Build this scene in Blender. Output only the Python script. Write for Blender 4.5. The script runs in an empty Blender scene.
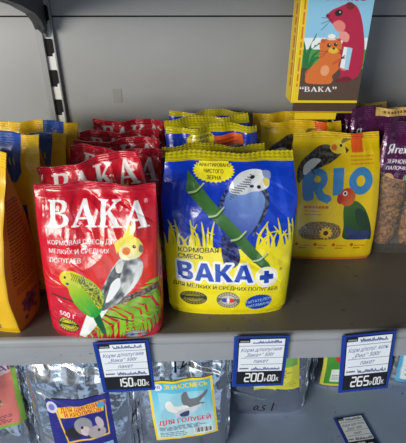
import bpy, math, random
import numpy as np
from mathutils import Vector, Matrix

C = bpy.context.scene.collection
SC = bpy.context.scene

# ------------------------------------------------------------------ camera, world, lights, exposure
cd = bpy.data.cameras.new('camera')
cam = bpy.data.objects.new('camera', cd); C.objects.link(cam)
cam.location = (0, -.365, .348)
cam.rotation_euler = (math.radians(90-28), 0, math.radians(-1.9))
cd.sensor_fit = 'HORIZONTAL'; cd.sensor_width = 36; cd.lens = 36*410/406
cd.clip_start = .01
SC.camera = cam

SC.view_settings.view_transform = 'Standard'
SC.view_settings.look = 'None'
SC.view_settings.gamma = 1
SC.view_settings.use_curve_mapping = False
SC.view_settings.exposure = 0.0

wd = bpy.data.worlds.new('shop_interior'); SC.world = wd; wd.use_nodes = True
nt = wd.node_tree; bg = nt.nodes['Background']
tc = nt.nodes.new('ShaderNodeTexCoord'); nz = nt.nodes.new('ShaderNodeTexNoise'); rp = nt.nodes.new('ShaderNodeValToRGB')
sp = nt.nodes.new('ShaderNodeSeparateXYZ'); gr = nt.nodes.new('ShaderNodeValToRGB'); mm = nt.nodes.new('ShaderNodeMix'); mm.data_type = 'RGBA'; mm.blend_type = 'MULTIPLY'
nz.inputs['Scale'].default_value = 3.0; nz.inputs['Detail'].default_value = 2           # shelves, people and lamps across the aisle
rp.color_ramp.elements[0].position = .5; rp.color_ramp.elements[0].color = (.10, .10, .11, 1)
rp.color_ramp.elements[1].position = .57; rp.color_ramp.elements[1].color = (1.5, 1.5, 1.5, 1)
e = gr.color_ramp.elements; e[0].position = .2; e[0].color = (.58, .80, 1.15, 1); e[1].position = .8; e[1].color = (.20, .18, .16, 1)
x = gr.color_ramp.elements.new(.5); x.color = (.66, .74, .84, 1)
ma = nt.nodes.new('ShaderNodeMath'); ma.operation = 'MULTIPLY_ADD'; ma.inputs[1].default_value = .5; ma.inputs[2].default_value = .5
nt.links.new(tc.outputs['Generated'], nz.inputs['Vector']); nt.links.new(nz.outputs['Fac'], rp.inputs['Fac'])
nt.links.new(tc.outputs['Generated'], sp.inputs['Vector']); nt.links.new(sp.outputs['Z'], ma.inputs[0]); nt.links.new(ma.outputs[0], gr.inputs['Fac'])
mm.inputs['Factor'].default_value = 1; nt.links.new(gr.outputs['Color'], mm.inputs['A']); nt.links.new(rp.outputs['Color'], mm.inputs['B'])
nt.links.new(mm.outputs['Result'], bg.inputs['Color']); bg.inputs['Strength'].default_value = .5

def area(name, loc, target, sx, sy, power, col):
    l = bpy.data.lights.new(name, 'AREA'); l.shape = 'RECTANGLE'; l.size = sx; l.size_y = sy
    l.energy = power; l.color = col
    o = bpy.data.objects.new(name, l); C.objects.link(o); o.location = loc
    o.rotation_euler = (Vector(target)-Vector(loc)).to_track_quat('-Z', 'Y').to_euler()
    return o
area('window_light', (-2.0, -2.2, .62), (0, .1, .05), 1.7, .8, 104, (1, .962, .87))
area('low_blue_fill', (-.2, -2.4, -.15), (.05, 0, -.1), 1.2, .8, 7, (.70, .85, 1))  # added low fill, an unseen source that cools the lip and lower shelf

# ------------------------------------------------------------------ small tools
def lin(c):
    c = np.asarray(c, float)
    return np.where(c <= .04045, c/12.92, ((c+.055)/1.055)**2.4)
def rgb(r, g, b): return np.array([r, g, b])/255.
def L4(r, g, b): return tuple(lin(rgb(r, g, b)))+(1,)

_rs = np.random.RandomState(5)
_G = _rs.rand(8, 64, 64)*2*np.pi
def gnoise(x, y, seed=0):
    g = _G[seed % 8]; x = np.asarray(x, float)+seed*7.31; y = np.asarray(y, float)+seed*3.77
    xi = np.floor(x).astype(int); yi = np.floor(y).astype(int); fx = x-xi; fy = y-yi
    def d(ix, iy, dx, dy):
        a = g[(ix) % 64, (iy) % 64]; return np.cos(a)*dx+np.sin(a)*dy
    sx = fx*fx*fx*(fx*(fx*6-15)+10); sy = fy*fy*fy*(fy*(fy*6-15)+10)
    n0 = d(xi, yi, fx, fy)*(1-sx)+d(xi+1, yi, fx-1, fy)*sx
    n1 = d(xi, yi+1, fx, fy-1)*(1-sx)+d(xi+1, yi+1, fx-1, fy-1)*sx
    return (n0*(1-sy)+n1*sy)*1.4
def fbm(x, y, seed=0, o=3):
    s = 0; a = 1; 
    for k in range(o): s = s+a*gnoise(x*2**k, y*2**k, seed+k); a *= .5
    return s
def ridge(x, y, seed=0):
    return (1-np.abs(gnoise(x, y, seed))*2)*.6+(1-np.abs(gnoise(x*2.1, y*2.1, seed+3))*2)*.4

def tag(o, label=None, cat=None, group=None, kind=None):
    if label: o['label'] = label
    if cat: o['category'] = cat
    if group: o['group'] = group
    if kind: o['kind'] = kind
    return o
def empty(name, loc=(0, 0, 0), rz=0):
    o = bpy.data.objects.new(name, None); C.objects.link(o); o.empty_display_size = .02
    o.location = loc; o.rotation_euler = (0, 0, rz); return o
def link(name, me, m, parent=None):
    o = bpy.data.objects.new(name, me); C.objects.link(o)
    if m: me.materials.append(m)
    if parent: o.parent = parent
    return o
def copy_tree(o, parent=None):
    c = o.copy(); C.objects.link(c)
    for k in ('label', 'group'):
        if parent is None and k in c: del c[k]
    if parent: c.parent = parent; c.matrix_parent_inverse = o.matrix_parent_inverse
    for ch in [x for x in o.children]: copy_tree(ch, c)
    return c

class MB:
    def __init__(s): s.V = []; s.F = []; s.K = []
    def add(s, V, F, k=None):
        b = len(s.V); s.V += [tuple(v) for v in V]; s.F += [tuple(b+i for i in f) for f in F]; return s
    def box(s, x0, x1, y0, y1, z0, z1):
        return s.add([(x0,y0,z0),(x1,y0,z0),(x1,y1,z0),(x0,y1,z0),(x0,y0,z1),(x1,y0,z1),(x1,y1,z1),(x0,y1,z1)],
                     [(3,2,1,0),(4,5,6,7),(0,1,5,4),(1,2,6,5),(2,3,7,6),(3,0,4,7)])
    def prism(s, prof, axis, a, b):          # extrude a 2D outline along x ('x': outline is y,z) or z or y
        n = len(prof)
        f = {'x': lambda p, t: (t, p[0], p[1]), 'y': lambda p, t: (p[0], t, p[1]), 'z': lambda p, t: (p[0], p[1], t)}[axis]
        V = [f(p, a) for p in prof]+[f(p, b) for p in prof]
        F = [tuple(range(n)), tuple(range(2*n-1, n-1, -1))]+[(i, i+n, (i+1) % n+n, (i+1) % n) for i in range(n)]
        return s.add(V, F)
    def build(s, name, m, parent=None, bevel=0, seg=2, smooth=False):
        me = bpy.data.meshes.new(name); me.from_pydata(s.V, [], s.F); me.update()
        import bmesh
        bm = bmesh.new(); bm.from_mesh(me); bmesh.ops.recalc_face_normals(bm, faces=bm.faces)
        if bevel: bmesh.ops.bevel(bm, geom=bm.edges[:], offset=bevel, segments=seg, affect='EDGES', profile=.5)
        bm.to_mesh(me); bm.free()
        if smooth:
            for p in me.polygons: p.use_smooth = True
        return link(name, me, m, parent)

# ------------------------------------------------------------------ print: shapes, letters and pictures put on a grid of vertex colours
def spl(pts, n=6, closed=True):
    P = np.asarray(pts, float); N = len(P); out = []
    for i in range(N if closed else N-1):
        if closed: a, b, c, d = P[i-1], P[i], P[(i+1) % N], P[(i+2) % N]
        else: a, b, c, d = P[max(i-1, 0)], P[i], P[i+1], P[min(i+2, N-1)]
        for t in np.arange(n)/n:
            out.append(.5*((2*b)+(-a+c)*t+(2*a-5*b+4*c-d)*t*t+(-a+3*b-3*c+d)*t**3))
    if not closed: out.append(P[-1])
    return np.array(out)

_tcache = {}
def glyphs(s, off=0., shear=0.):
    k = (s, off, shear)
    if k not in _tcache:
        c = bpy.data.curves.new('t', 'FONT'); c.body = s; c.offset = off; c.shear = shear; c.resolution_u = 3
        o = bpy.data.objects.new('t', c); C.objects.link(o)
        dg = bpy.context.evaluated_depsgraph_get(); e = o.evaluated_get(dg); m = e.to_mesh()
        m.calc_loop_triangles()
        V = np.array([v.co[:2] for v in m.vertices]).reshape(-1, 2); T = np.array([t.vertices[:] for t in m.loop_triangles]).reshape(-1, 3)
        e.to_mesh_clear(); bpy.data.objects.remove(o); bpy.data.curves.remove(c)
        _tcache[k] = (V, T)
    return _tcache[k]

SERIF = {
 'В': (.8, [[(0,0),(0,.05),(.1,.08),(.1,.92),(0,.95),(0,1),(.42,1),(.58,.97),(.67,.9),(.7,.76),(.66,.64),(.58,.57),(.48,.53),(.64,.48),(.74,.4),(.78,.28),(.74,.13),(.64,.04),(.5,0)],
            [(.28,.92),(.38,.92),(.47,.89),(.52,.82),(.52,.7),(.47,.6),(.38,.57),(.28,.57)],[(.28,.49),(.42,.49),(.53,.44),(.58,.34),(.57,.2),(.5,.1),(.4,.08),(.28,.08)]]),
 'А': (.86, [[(0,0),(0,.05),(.06,.08),(.38,1),(.5,1),(.82,.08),(.9,.05),(.9,0),(.5,0),(.5,.05),(.6,.08),(.54,.27),(.24,.27),(.17,.08),(.27,.05),(.27,0)],[(.27,.35),(.51,.35),(.39,.72)]]),
 'К': (.88, [[(0,0),(0,.05),(.1,.08),(.1,.92),(0,.95),(0,1),(.37,1),(.37,.95),(.28,.92),(.28,.53),(.58,.91),(.5,.95),(.5,1),(.82,1),(.82,.95),(.7,.91),(.44,.6),(.78,.08),(.88,.05),(.88,0),(.5,0),(.5,.05),(.56,.08),(.34,.47),(.28,.41),(.28,.08),(.37,.05),(.37,0)]]),
}

BLOCK = {
 'В': (.78, [[(0,0),(0,1),(.45,1),(.62,.96),(.7,.85),(.7,.68),(.62,.57),(.54,.53),(.67,.47),(.76,.34),(.75,.16),(.65,.04),(.48,0)], [(.24,.81),(.4,.81),(.46,.77),(.46,.67),(.4,.62),(.24,.62)], [(.24,.42),(.42,.42),(.5,.37),(.5,.25),(.43,.19),(.24,.19)]]),
 'А': (.96, [[(0,0),(.34,1),(.62,1),(.96,0),(.7,0),(.63,.2),(.32,.2),(.25,0)], [(.38,.4),(.57,.4),(.48,.74)]]),
 'К': (.86, [[(0,0),(0,1),(.25,1),(.25,.6),(.54,1),(.84,1),(.5,.55),(.88,0),(.57,0),(.32,.39),(.25,.3),(.25,0)]]),
}

class Cv:
    def __init__(s, w, h, col, quad=None):
        s.w, s.h = w, h; s.img = np.ones((h, w, 3))*np.asarray(col); s.A = np.ones((h, w))
        s.Y, s.X = np.mgrid[0:h, 0:w].astype(float); s.X += .5; s.Y += .5
        # quad: (y_top, left_top, right_top, y_bottom, left_bottom, right_bottom) in the units the artwork is drawn in
        s.q = quad or (0, 0, 1, 1, 0, 1)
        y0, l0, r0, y1, l1, r1 = s.q; s.sc = h/(y1-y0)
        T = (s.Y/h); s.ax = (l0+(l1-l0)*T)+(s.X/w)*((r0-l0)+((r1-r0)-(l1-l0))*T); s.ay = y0+T*(y1-y0)   # artwork coordinates of every cell
    def pts(s, p):
        p = np.asarray(p, float).reshape(-1, 2); y0, l0, r0, y1, l1, r1 = s.q
        t = (p[:, 1]-y0)/(y1-y0); l = l0+(l1-l0)*t; r = r0+(r1-r0)*t
        return np.stack([(p[:, 0]-l)/(r-l)*s.w, t*s.h], 1)
    def mask(s, contours, ss=3):
        cs = [s.pts(c) for c in contours]; A = np.concatenate(cs)
        x0 = max(int(A[:, 0].min())-1, 0); x1 = min(int(A[:, 0].max())+2, s.w); y0 = max(int(A[:, 1].min())-1, 0); y1 = min(int(A[:, 1].max())+2, s.h)
        M = np.zeros((s.h, s.w))
        if x1 <= x0 or y1 <= y0: return M
        gx = x0+(np.arange((x1-x0)*ss)+.5)/ss; gy = y0+(np.arange((y1-y0)*ss)+.5)/ss
        ins = np.zeros((len(gy), len(gx)), bool)
        for c in cs:
            for (xa, ya), (xb, yb) in zip(c, np.roll(c, -1, 0)):
                if ya == yb: continue
                rows = np.nonzero((gy > min(ya, yb)) & (gy <= max(ya, yb)))[0]
                if len(rows) == 0: continue
                xc = xa+(gy[rows]-ya)/(yb-ya)*(xb-xa)
                ins[rows] ^= gx[None, :] > xc[:, None]
        M[y0:y1, x0:x1] = ins.reshape(y1-y0, ss, x1-x0, ss).mean((1, 3)); return M
    def put(s, M, col, a=1.):
        m = (M*a)[..., None]; s.img = s.img*(1-m)+np.asarray(col)*m; return M
    def poly(s, p, col, a=1., smooth=False):
        return s.put(s.mask([spl(p) if smooth else p]), col, a)
    def ell(s, cx, cy, rx, ry, col, rot=0, a=1.):
        t = np.linspace(0, 2*np.pi, 28, endpoint=False); r = math.radians(rot)
        x, y = rx*np.cos(t), ry*np.sin(t)
        return s.poly(np.stack([cx+x*math.cos(r)-y*math.sin(r), cy+x*math.sin(r)+y*math.cos(r)], 1), col, a)
    def stroke(s, p, w, col, w2=None, smooth=True, a=1.):
        p = spl(p, 5, False) if smooth and len(p) > 2 else np.asarray(p, float)
        w2 = w if w2 is None else w2; n = len(p)
        d = np.gradient(p, axis=0); d /= np.linalg.norm(d, axis=1)[:, None]+1e-9
        nn = np.stack([-d[:, 1], d[:, 0]], 1)*(np.linspace(w, w2, n)/2)[:, None]
        M = s.mask([np.concatenate([p+nn, (p-nn)[::-1]])]); return s.put(M, col, a)
    def text(s, t, x, y, size, col, bold=0., rot=0., align='l', shear=0., a=1., squash=1., fit=None):
        V, T = glyphs(t, 0., shear)
        if len(V) == 0: return
        V = V*size*1.36*np.array([squash, 1])
        if fit: V = V*np.array([fit/(V[:, 0].max()-V[:, 0].min()), 1])
        wd_ = V[:, 0].max()-V[:, 0].min()
        V = V-np.array([V[:, 0].min()+(wd_/2 if align == 'c' else 0), 0])
        r = math.radians(rot); P = np.stack([x+V[:, 0]*math.cos(r)+V[:, 1]*math.sin(r), y-V[:, 1]*math.cos(r)+V[:, 0]*math.sin(r)], 1)
        sh = [0.] if bold <= 0 else [-bold*size*1.1, 0., bold*size*1.1]      # heavier strokes: the same letter laid down three times
        n0 = len(P); P = np.concatenate([P+np.array([[d, 0]]) for d in sh]); T = np.concatenate([T+i*n0 for i in range(len(sh))])
        P = s.pts(P); ss = 3; M = np.zeros((s.h*ss, s.w*ss), bool); P = P*ss
        for tr in T:
            q = P[tr]; x0, x1 = int(q[:, 0].min()), int(q[:, 0].max())+2; y0, y1 = int(q[:, 1].min()), int(q[:, 1].max())+2
            x0 = max(x0, 0); y0 = max(y0, 0); x1 = min(x1, s.w*ss); y1 = min(y1, s.h*ss)
            if x1 <= x0 or y1 <= y0: continue
            gx, gy = np.meshgrid(np.arange(x0, x1)+.5, np.arange(y0, y1)+.5)
            e = [(q[(k+1) % 3, 0]-q[k, 0])*(gy-q[k, 1])-(q[(k+1) % 3, 1]-q[k, 1])*(gx-q[k, 0]) for k in range(3)]
            M[y0:y1, x0:x1] |= ((e[0] >= 0) & (e[1] >= 0) & (e[2] >= 0)) | ((e[0] <= 0) & (e[1] <= 0) & (e[2] <= 0))
        return s.put(M.reshape(s.h, ss, s.w, ss).mean((1, 3)), col, a)
    def serif(s, t, x, y, h, width, col, slope=0.):
        tot = sum(SERIF[c][0] for c in t)+.06*(len(t)-1); k = width/tot; cx = x
        for c in t:
            w, cons = SERIF[c]
            s.put(s.mask([[(cx+px*k, y-py*h+(cx+px*k-x)*slope) for px, py in co] for co in cons]), col)
            cx += (w+.06)*k
    def block(s, t, x, y, h, width, col, slope=0., outline=0., ocol=None):
        tot = sum(BLOCK[c][0] for c in t)+.05*(len(t)-1); k = width/tot
        for ps in (0, 1):
            cx = x
            for c in t:
                w, cons = BLOCK[c]; cc = [[(cx+px*k, y-py*h+(cx+px*k-x)*slope) for px, py in co] for co in cons]
                if ps: s.put(s.mask(cc), col)
                elif outline:
                    s.put(s.mask(cc[:1]), ocol)
                    for p, q in zip(cc[0], cc[0][1:]+cc[0][:1]): s.stroke([p, q], outline*2, ocol, smooth=False); s.ell(p[0], p[1], outline, outline, ocol)
                cx += (w+.05)*k
    def lines(s, x0, x1, y0, y1, n, th, col, seed=0, slope=0., rag=.25, vert=False):      # small print too small to read: broken lines of words
        r = random.Random(seed)
        for i in range(n):
            y = y0+(y1-y0)*(i+.5)/n; x = x0; end = x1-(x1-x0)*r.random()*rag
            while x < end:
                w = (x1-x0)*r.uniform(.05, .16); xe = min(x+w, end)
                p = [(x, y+(x-x0)*slope), (xe, y+(xe-x0)*slope), (xe, y+th+(xe-x0)*slope), (x, y+th+(x-x0)*slope)]
                s.poly(p if not vert else [(b, a_) for a_, b in p], col, .8); x += w+(x1-x0)*.025
    def n(s, f, seed=0, o=2, fy=None): return fbm(s.ax*f, s.ay*(fy or f), seed, o)
    def mixn(s, c1, c2, f, seed=0, sharp=3., bias=0., fy=None):
        t = np.clip(.5+bias+sharp*s.n(f, seed, fy=fy)*.5, 0, 1)[..., None]; return np.asarray(c1)*(1-t)+np.asarray(c2)*t
    def ramp(s, p0, p1, c0, c1):
        p0 = np.array(p0, float); d = np.array(p1, float)-p0
        t = np.clip(((s.ax-p0[0])*d[0]+(s.ay-p0[1])*d[1])/(d@d), 0, 1)[..., None]; return np.asarray(c0)*(1-t)+np.asarray(c1)*t

# ------------------------------------------------------------------ materials
def newmat(name):
    m = bpy.data.materials.new(name); m.use_nodes = True; return m, m.node_tree, m.node_tree.nodes['Principled BSDF']
def bump(n, b, scale, strength, dist=.001, detail=3):
    x = n.nodes.new('ShaderNodeTexCoord'); t = n.nodes.new('ShaderNodeTexNoise'); u = n.nodes.new('ShaderNodeBump')
    t.inputs['Scale'].default_value = scale; t.inputs['Detail'].default_value = detail
    u.inputs['Strength'].default_value = strength; u.inputs['Distance'].default_value = dist
    n.links.new(x.outputs['Object'], t.inputs['Vector']); n.links.new(t.outputs['Fac'], u.inputs['Height']); n.links.new(u.outputs['Normal'], b.inputs['Normal'])
    return t
def attr_mat(name, rough, metal=0., coat=0., bsc=60, bst=.3, bdist=.002, alpha=False, spec=.5):
    m, n, b = newmat(name); a = n.nodes.new('ShaderNodeAttribute'); a.attribute_name = 'print'
    n.links.new(a.outputs['Color'], b.inputs['Base Color'])
    b.inputs['Roughness'].default_value = rough; b.inputs['Metallic'].default_value = metal
    b.inputs['Coat Weight'].default_value = coat; b.inputs['Coat Roughness'].default_value = .08
    b.inputs['Specular IOR Level'].default_value = spec
    if bst: bump(n, b, bsc, bst, bdist)
    if alpha: n.links.new(a.outputs['Alpha'], b.inputs['Alpha'])
    return m
M_FILM = attr_mat('glossy_printed_film', .26, coat=.25, bsc=70, bst=.35, bdist=.0025)
M_SOFT = attr_mat('satin_printed_film', .38, coat=.1, bsc=55, bst=.25, bdist=.002)
M_CLEAR = attr_mat('printed_clear_film', .12, bsc=60, bst=.6, bdist=.004, alpha=True)
M_CARD = attr_mat('printed_card', .5, bst=.0)
M_FOIL = attr_mat('crumpled_foil', .2, metal=1., bsc=16, bst=.75, bdist=.011)
M_LABEL = attr_mat('printed_paper_label', .35, bsc=40, bst=.25, bdist=.002)

def plain(name, col, rough=.4, metal=0., bsc=0, bst=0, var=None, vscale=8, bdist=.001):
    m, n, b = newmat(name); b.inputs['Roughness'].default_value = rough; b.inputs['Metallic'].default_value = metal
    b.inputs['Base Color'].default_value = L4(*col)
    if var:
        x = n.nodes.new('ShaderNodeTexCoord'); t = n.nodes.new('ShaderNodeTexNoise'); r = n.nodes.new('ShaderNodeValToRGB')
        t.inputs['Scale'].default_value = vscale; t.inputs['Detail'].default_value = 6
        r.color_ramp.elements[0].position = .3; r.color_ramp.elements[0].color = L4(*var); r.color_ramp.elements[1].position = .65; r.color_ramp.elements[1].color = L4(*col)
        n.links.new(x.outputs['Object'], t.inputs['Vector']); n.links.new(t.outputs['Fac'], r.inputs['Fac']); n.links.new(r.outputs['Color'], b.inputs['Base Color'])
    if bst: bump(n, b, bsc, bst, bdist)
    return m
def scuffed(name, col, dark, chip, rough=.45):
    m, n, b = newmat(name); b.inputs['Roughness'].default_value = rough
    x = n.nodes.new('ShaderNodeTexCoord'); mp = n.nodes.new('ShaderNodeMapping'); mp.inputs['Scale'].default_value = (1, 1, 2.2)
    t = n.nodes.new('ShaderNodeTexNoise'); t.inputs['Scale'].default_value = 9; t.inputs['Detail'].default_value = 7
    r = n.nodes.new('ShaderNodeValToRGB'); r.color_ramp.elements[0].position = .3; r.color_ramp.elements[0].color = L4(*dark)
    r.color_ramp.elements[1].position = .6; r.color_ramp.elements[1].color = L4(*col)
    t2 = n.nodes.new('ShaderNodeTexNoise'); t2.inputs['Scale'].default_value = 110; t2.inputs['Detail'].default_value = 4
    t3 = n.nodes.new('ShaderNodeTexNoise'); t3.inputs['Scale'].default_value = 12
    mu = n.nodes.new('ShaderNodeMath'); mu.operation = 'MULTIPLY'
    r2 = n.nodes.new('ShaderNodeValToRGB'); r2.color_ramp.elements[0].position = .128; r2.color_ramp.elements[0].color = (1, 1, 1, 1)
    r2.color_ramp.elements[1].position = .14; r2.color_ramp.elements[1].color = (0, 0, 0, 1)
    mx = n.nodes.new('ShaderNodeMix'); mx.data_type = 'RGBA'; mx.inputs['B'].default_value = L4(*chip)
    n.links.new(x.outputs['Object'], mp.inputs['Vector'])
    for q in (t, t2, t3): n.links.new(mp.outputs['Vector'], q.inputs['Vector'])
    n.links.new(t.outputs['Fac'], r.inputs['Fac']); n.links.new(t2.outputs['Fac'], mu.inputs[0]); n.links.new(t3.outputs['Fac'], mu.inputs[1])
    n.links.new(mu.outputs[0], r2.inputs['Fac']); n.links.new(r2.outputs['Color'], mx.inputs['Factor'])
    n.links.new(r.outputs['Color'], mx.inputs['A']); n.links.new(mx.outputs['Result'], b.inputs['Base Color'])
    return m
M_PANEL = plain('grey_painted_panel', (150, 151, 152), .38, var=(143, 144, 146), vscale=5)
M_SHELF = scuffed('grey_painted_shelf', (150, 154, 159), (137, 141, 146), (100, 104, 110))
M_DECK = scuffed('warm_grey_shelf_deck', (112, 108, 101), (100, 97, 92), (70, 70, 70))  # shelf tops in a darker, warmer grey than the lip
M_SHELF2 = scuffed('blue_lit_grey_shelf', (138, 154, 184), (126, 142, 172), (90, 96, 110))  # bluish light on the lower shelf mixed into its grey colour
M_POST = plain('grey_post_metal', (140, 141, 143), .35)
M_RAIL = plain('lit_post_metal', (215, 216, 214), .35)  # lit post metal between the slots, its brightness put into the colour
M_DARK = plain('dark_slot', (6, 6, 7), .85)
M_BRACK = plain('bracket_metal', (84, 84, 88), .35)
M_BLUE = plain('blue_plastic', (22, 56, 150), .32)
M_TAPE = plain('old_tape_mark', (138, 137, 136), .6)

# ------------------------------------------------------------------ grids of printed film
def grid_mesh(name, parts):
    """parts: list of (P[h,w,3], col[h,w,3 or 4] or colour)"""
    Vs, Fs, Cs = [], [], []; b = 0
    for P, col in parts:
        h, w = P.shape[:2]; Vs.append(P.reshape(-1, 3))
        i = np.arange(h*w).reshape(h, w); Fs.append(np.stack([i[:-1, :-1], i[1:, :-1], i[1:, 1:], i[:-1, 1:]], -1).reshape(-1, 4)+b)
        col = np.asarray(col, float)
        if col.ndim == 1: col = np.broadcast_to(col, (h, w, len(col)))
        if col.shape[-1] == 3: col = np.concatenate([lin(col), np.ones((h, w, 1))], -1)
        else: col = np.concatenate([lin(col[..., :3]), col[..., 3:]], -1)
        Cs.append(col.reshape(-1, 4)); b += h*w
    V = np.concatenate(Vs); F = np.concatenate(Fs); Cc = np.concatenate(Cs)
    me = bpy.data.meshes.new(name)
    me.vertices.add(len(V)); me.vertices.foreach_set('co', V.astype(np.float32).ravel())
    me.loops.add(F.size); me.loops.foreach_set('vertex_index', F.ravel().astype(np.int32))
    me.polygons.add(len(F)); me.polygons.foreach_set('loop_start', (np.arange(len(F))*4).astype(np.int32))
    me.polygons.foreach_set('use_smooth', np.ones(len(F), bool))
    me.update(calc_edges=True); me.validate()
    at = me.color_attributes.new('print', 'FLOAT_COLOR', 'POINT'); at.data.foreach_set('color', Cc.astype(np.float32).ravel())
    return me

def pr1(v, keys):
    x = [k[0] for k in keys]; y = [k[1] for k in keys]; v = np.asarray(v, float)
    i = np.clip(np.searchsorted(x, v)-1, 0, len(x)-2); x = np.array(x, float); y = np.array(y, float)
    t = np.clip((v-x[i])/(x[i+1]-x[i]), 0, 1); t = t*t*(3-2*t)*.5+t*.5
    return y[i]+(y[i+1]-y[i])*t

class Pouch:
    """A filled bag: flat bottom, side gussets of half depth s(v), bulging front, thin flat top; sheared back by lean."""
    def __init__(s, W, H, T, side=.5, lean=.02, seed=0, amp=.0016, freq=28, wkeys=None, fold=.002, taper=None, crease=0.):
        s.W, s.H, s.T, s.side, s.lean, s.seed, s.amp, s.freq, s.fold, s.crease = W, H, T, side, lean, seed, amp, freq, fold, crease
        s.wk = wkeys or [(0, .955), (.05, .99), (.3, 1), (.8, 1), (1, .985)]
        s.tk = taper or [(0, .84), (.06, .95), (.25, 1), (.5, .9), (.75, .62), (.9, .26), (.97, .06), (1, .02)]
    def hw(s, v): return s.W/2*pr1(v, s.wk)
    def mid(s, u, v):                       # shared middle sheet: lean plus folds that grow towards the mouth
        w = s.fold*np.clip((v-.55)/.45, 0, 1)**1.3
        return s.lean*v**1.4+w*np.sin(u*5.1+s.seed)+w*.6*np.sin(u*11.3+s.seed*2.1)
    def cr(s, u, v, k=0):
        x = u*s.W/2; z = v*s.H; e = np.clip((1-np.abs(u))*6, 0, 1)
        f = s.freq
        c = s.amp*(ridge(x*f, z*f*.8, s.seed+k)*.9+.5*gnoise(x*f*2.3, z*f*1.4, s.seed+k+1))
        top = np.clip((v-.6)/.35, 0, 1)*np.clip((1.0-v)*12, 0, 1)
        c = c+s.amp*1.6*top*ridge(x*f*1.6, z*f*.5, s.seed+k+2)
        if s.crease: c = c-s.crease*np.clip(ridge(x*f*.45+z*9, z*f*.4, s.seed+k+4)-.72, 0, 1)*4
        return c*e*np.clip(v*14, .1, 1)*np.clip((1-v)*25, 0, 1)
    def front(s, u, v, off=0.):
        t = s.T/2*pr1(v, s.tk); g = s.side+(1-s.side)*np.sqrt(np.clip(1-np.abs(u)**2.4, 0, 1))
        y = -t*g+s.mid(u, v)-s.cr(u, v)-off-.0005
        z = s.H*v*np.ones_like(u)
        return np.stack([s.hw(v)*u, y, z], -1)
    def back(s, u, v):
        t = s.T/2*pr1(v, s.tk); g = s.side+(1-s.side)*np.sqrt(np.clip(1-np.abs(u)**2.4, 0, 1))
        return np.stack([s.hw(v)*u, t*g+s.mid(u, v)+s.cr(u, v, 5)+.0005, s.H*v*np.ones_like(u)], -1)
    def sidep(s, sg, q, v):                 # q -1 front .. 1 back
        t = s.T/2*pr1(v, s.tk)*s.side; puff = .006*s.side*(1-q*q)*np.where(v < .6, 1, 1-(v-.6)/.4*3.2)*np.sin(np.pi*np.clip(v*.9+.1, 0, 1))
        x = sg*(s.hw(v)+puff); return np.stack([x, q*(t+.0005)+s.mid(sg*np.ones_like(q), v), s.H*v*np.ones_like(q)], -1)
    def mesh(s, name, cv, base, side_cv=None, cols=None):
        h, w = cv.h, cv.w
        v = np.linspace(1, 0, h)[:, None]; u = np.linspace(-1, 1, w)[None, :]
        vv = v+0*u; uu = u+0*v
        img = np.concatenate([cv.img, cv.A[..., None]], -1)
        parts = [(s.front(uu, vv)[:, ::1], img)]
        hb = max(h//4, 30); vb = np.linspace(1, 0, hb)[:, None]; ub = np.linspace(1, -1, 30)[None, :]
        parts.append((s.back(ub+0*vb, vb+0*ub), base))
        for sg in (1, -1):
            c = side_cv if (side_cv is not None) else None
            qn = c.w if c is not None else 9; hv = c.h if c is not None else hb*2
            q = np.linspace(-1, 1, qn)[None, :]*sg; vs = np.linspace(1, 0, hv)[:, None]
            im = c.img if c is not None else base
            parts.append((s.sidep(sg, q+0*vs, vs+0*q), im))
        # flat bottom
        fr = s.front(np.linspace(-1, 1, 30), np.zeros(30)); bk = s.back(np.linspace(-1, 1, 30), np.zeros(30))
        k = np.linspace(0, 1, 4)[:, None, None]; parts.append((fr[None]*(1-k)+bk[None]*k, base))
        return grid_mesh(name, parts)
    def seal_mesh(s, name, hs, colfn, lean=.15, zig=0., ridges=True, n=160, curl=0.):
        m = 26; u = np.linspace(-1, 1, n)[None, :]; q = np.linspace(1, 0, m)[:, None]; uu = u+0*q; qq = q+0*u
        one = np.ones_like(uu); x = s.hw(one)*uu; z = s.H+hs*qq
        y = s.mid(uu, one)*1+lean*hs*qq+curl*hs*qq*qq*np.sin(uu*3+s.seed)
        if zig: z = z+zig*qq*np.abs(((uu*26) % 2)-1)
        z = z+.0015*qq*np.sin(uu*4.3+s.seed)*1.
        r = .00035*np.sin(qq*hs/.0026*2*np.pi) if ridges else 0
        y = y+.0006*gnoise(uu*9, qq*2, s.seed)
        col = colfn(uu, qq)
        F = np.stack([x, y-.0007+r, z], -1); B = np.stack([x, y+.0007+r, z], -1)
        return grid_mesh(name, [(F, col), (B[:, ::-1], col[:, ::-1]), (np.stack([B[0], F[0]]), np.stack([col[0], col[0]])),
                                (np.stack([F[:, 0], B[:, 0]], 1)[:, ::-1], np.stack([col[:, 0]]*2, 1)), (np.stack([F[:, -1], B[:, -1]], 1), np.stack([col[:, -1]]*2, 1))])
    def label_mesh(s, name, cv, uc, vc, wx, wz, rot=0.):     # a paper label stuck to the front: centre in (u, v), size in metres
        X, Z = np.meshgrid(np.linspace(-.5, .5, cv.w)*wx, np.linspace(.5, -.5, cv.h)*wz)
        r = math.radians(rot); xx = X*math.cos(r)-Z*math.sin(r)+uc*s.W/2; zz = X*math.sin(r)+Z*math.cos(r)+vc*s.H
        v = np.clip(zz/s.H, 0, .99); u = np.clip(xx/s.hw(v), -.98, .98)
        return grid_mesh(name, [(s.front(u, v, .0014), cv.img)])

def const(c): return lambda u, q: np.ones(u.shape+(3,))*np.asarray(c)

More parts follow.
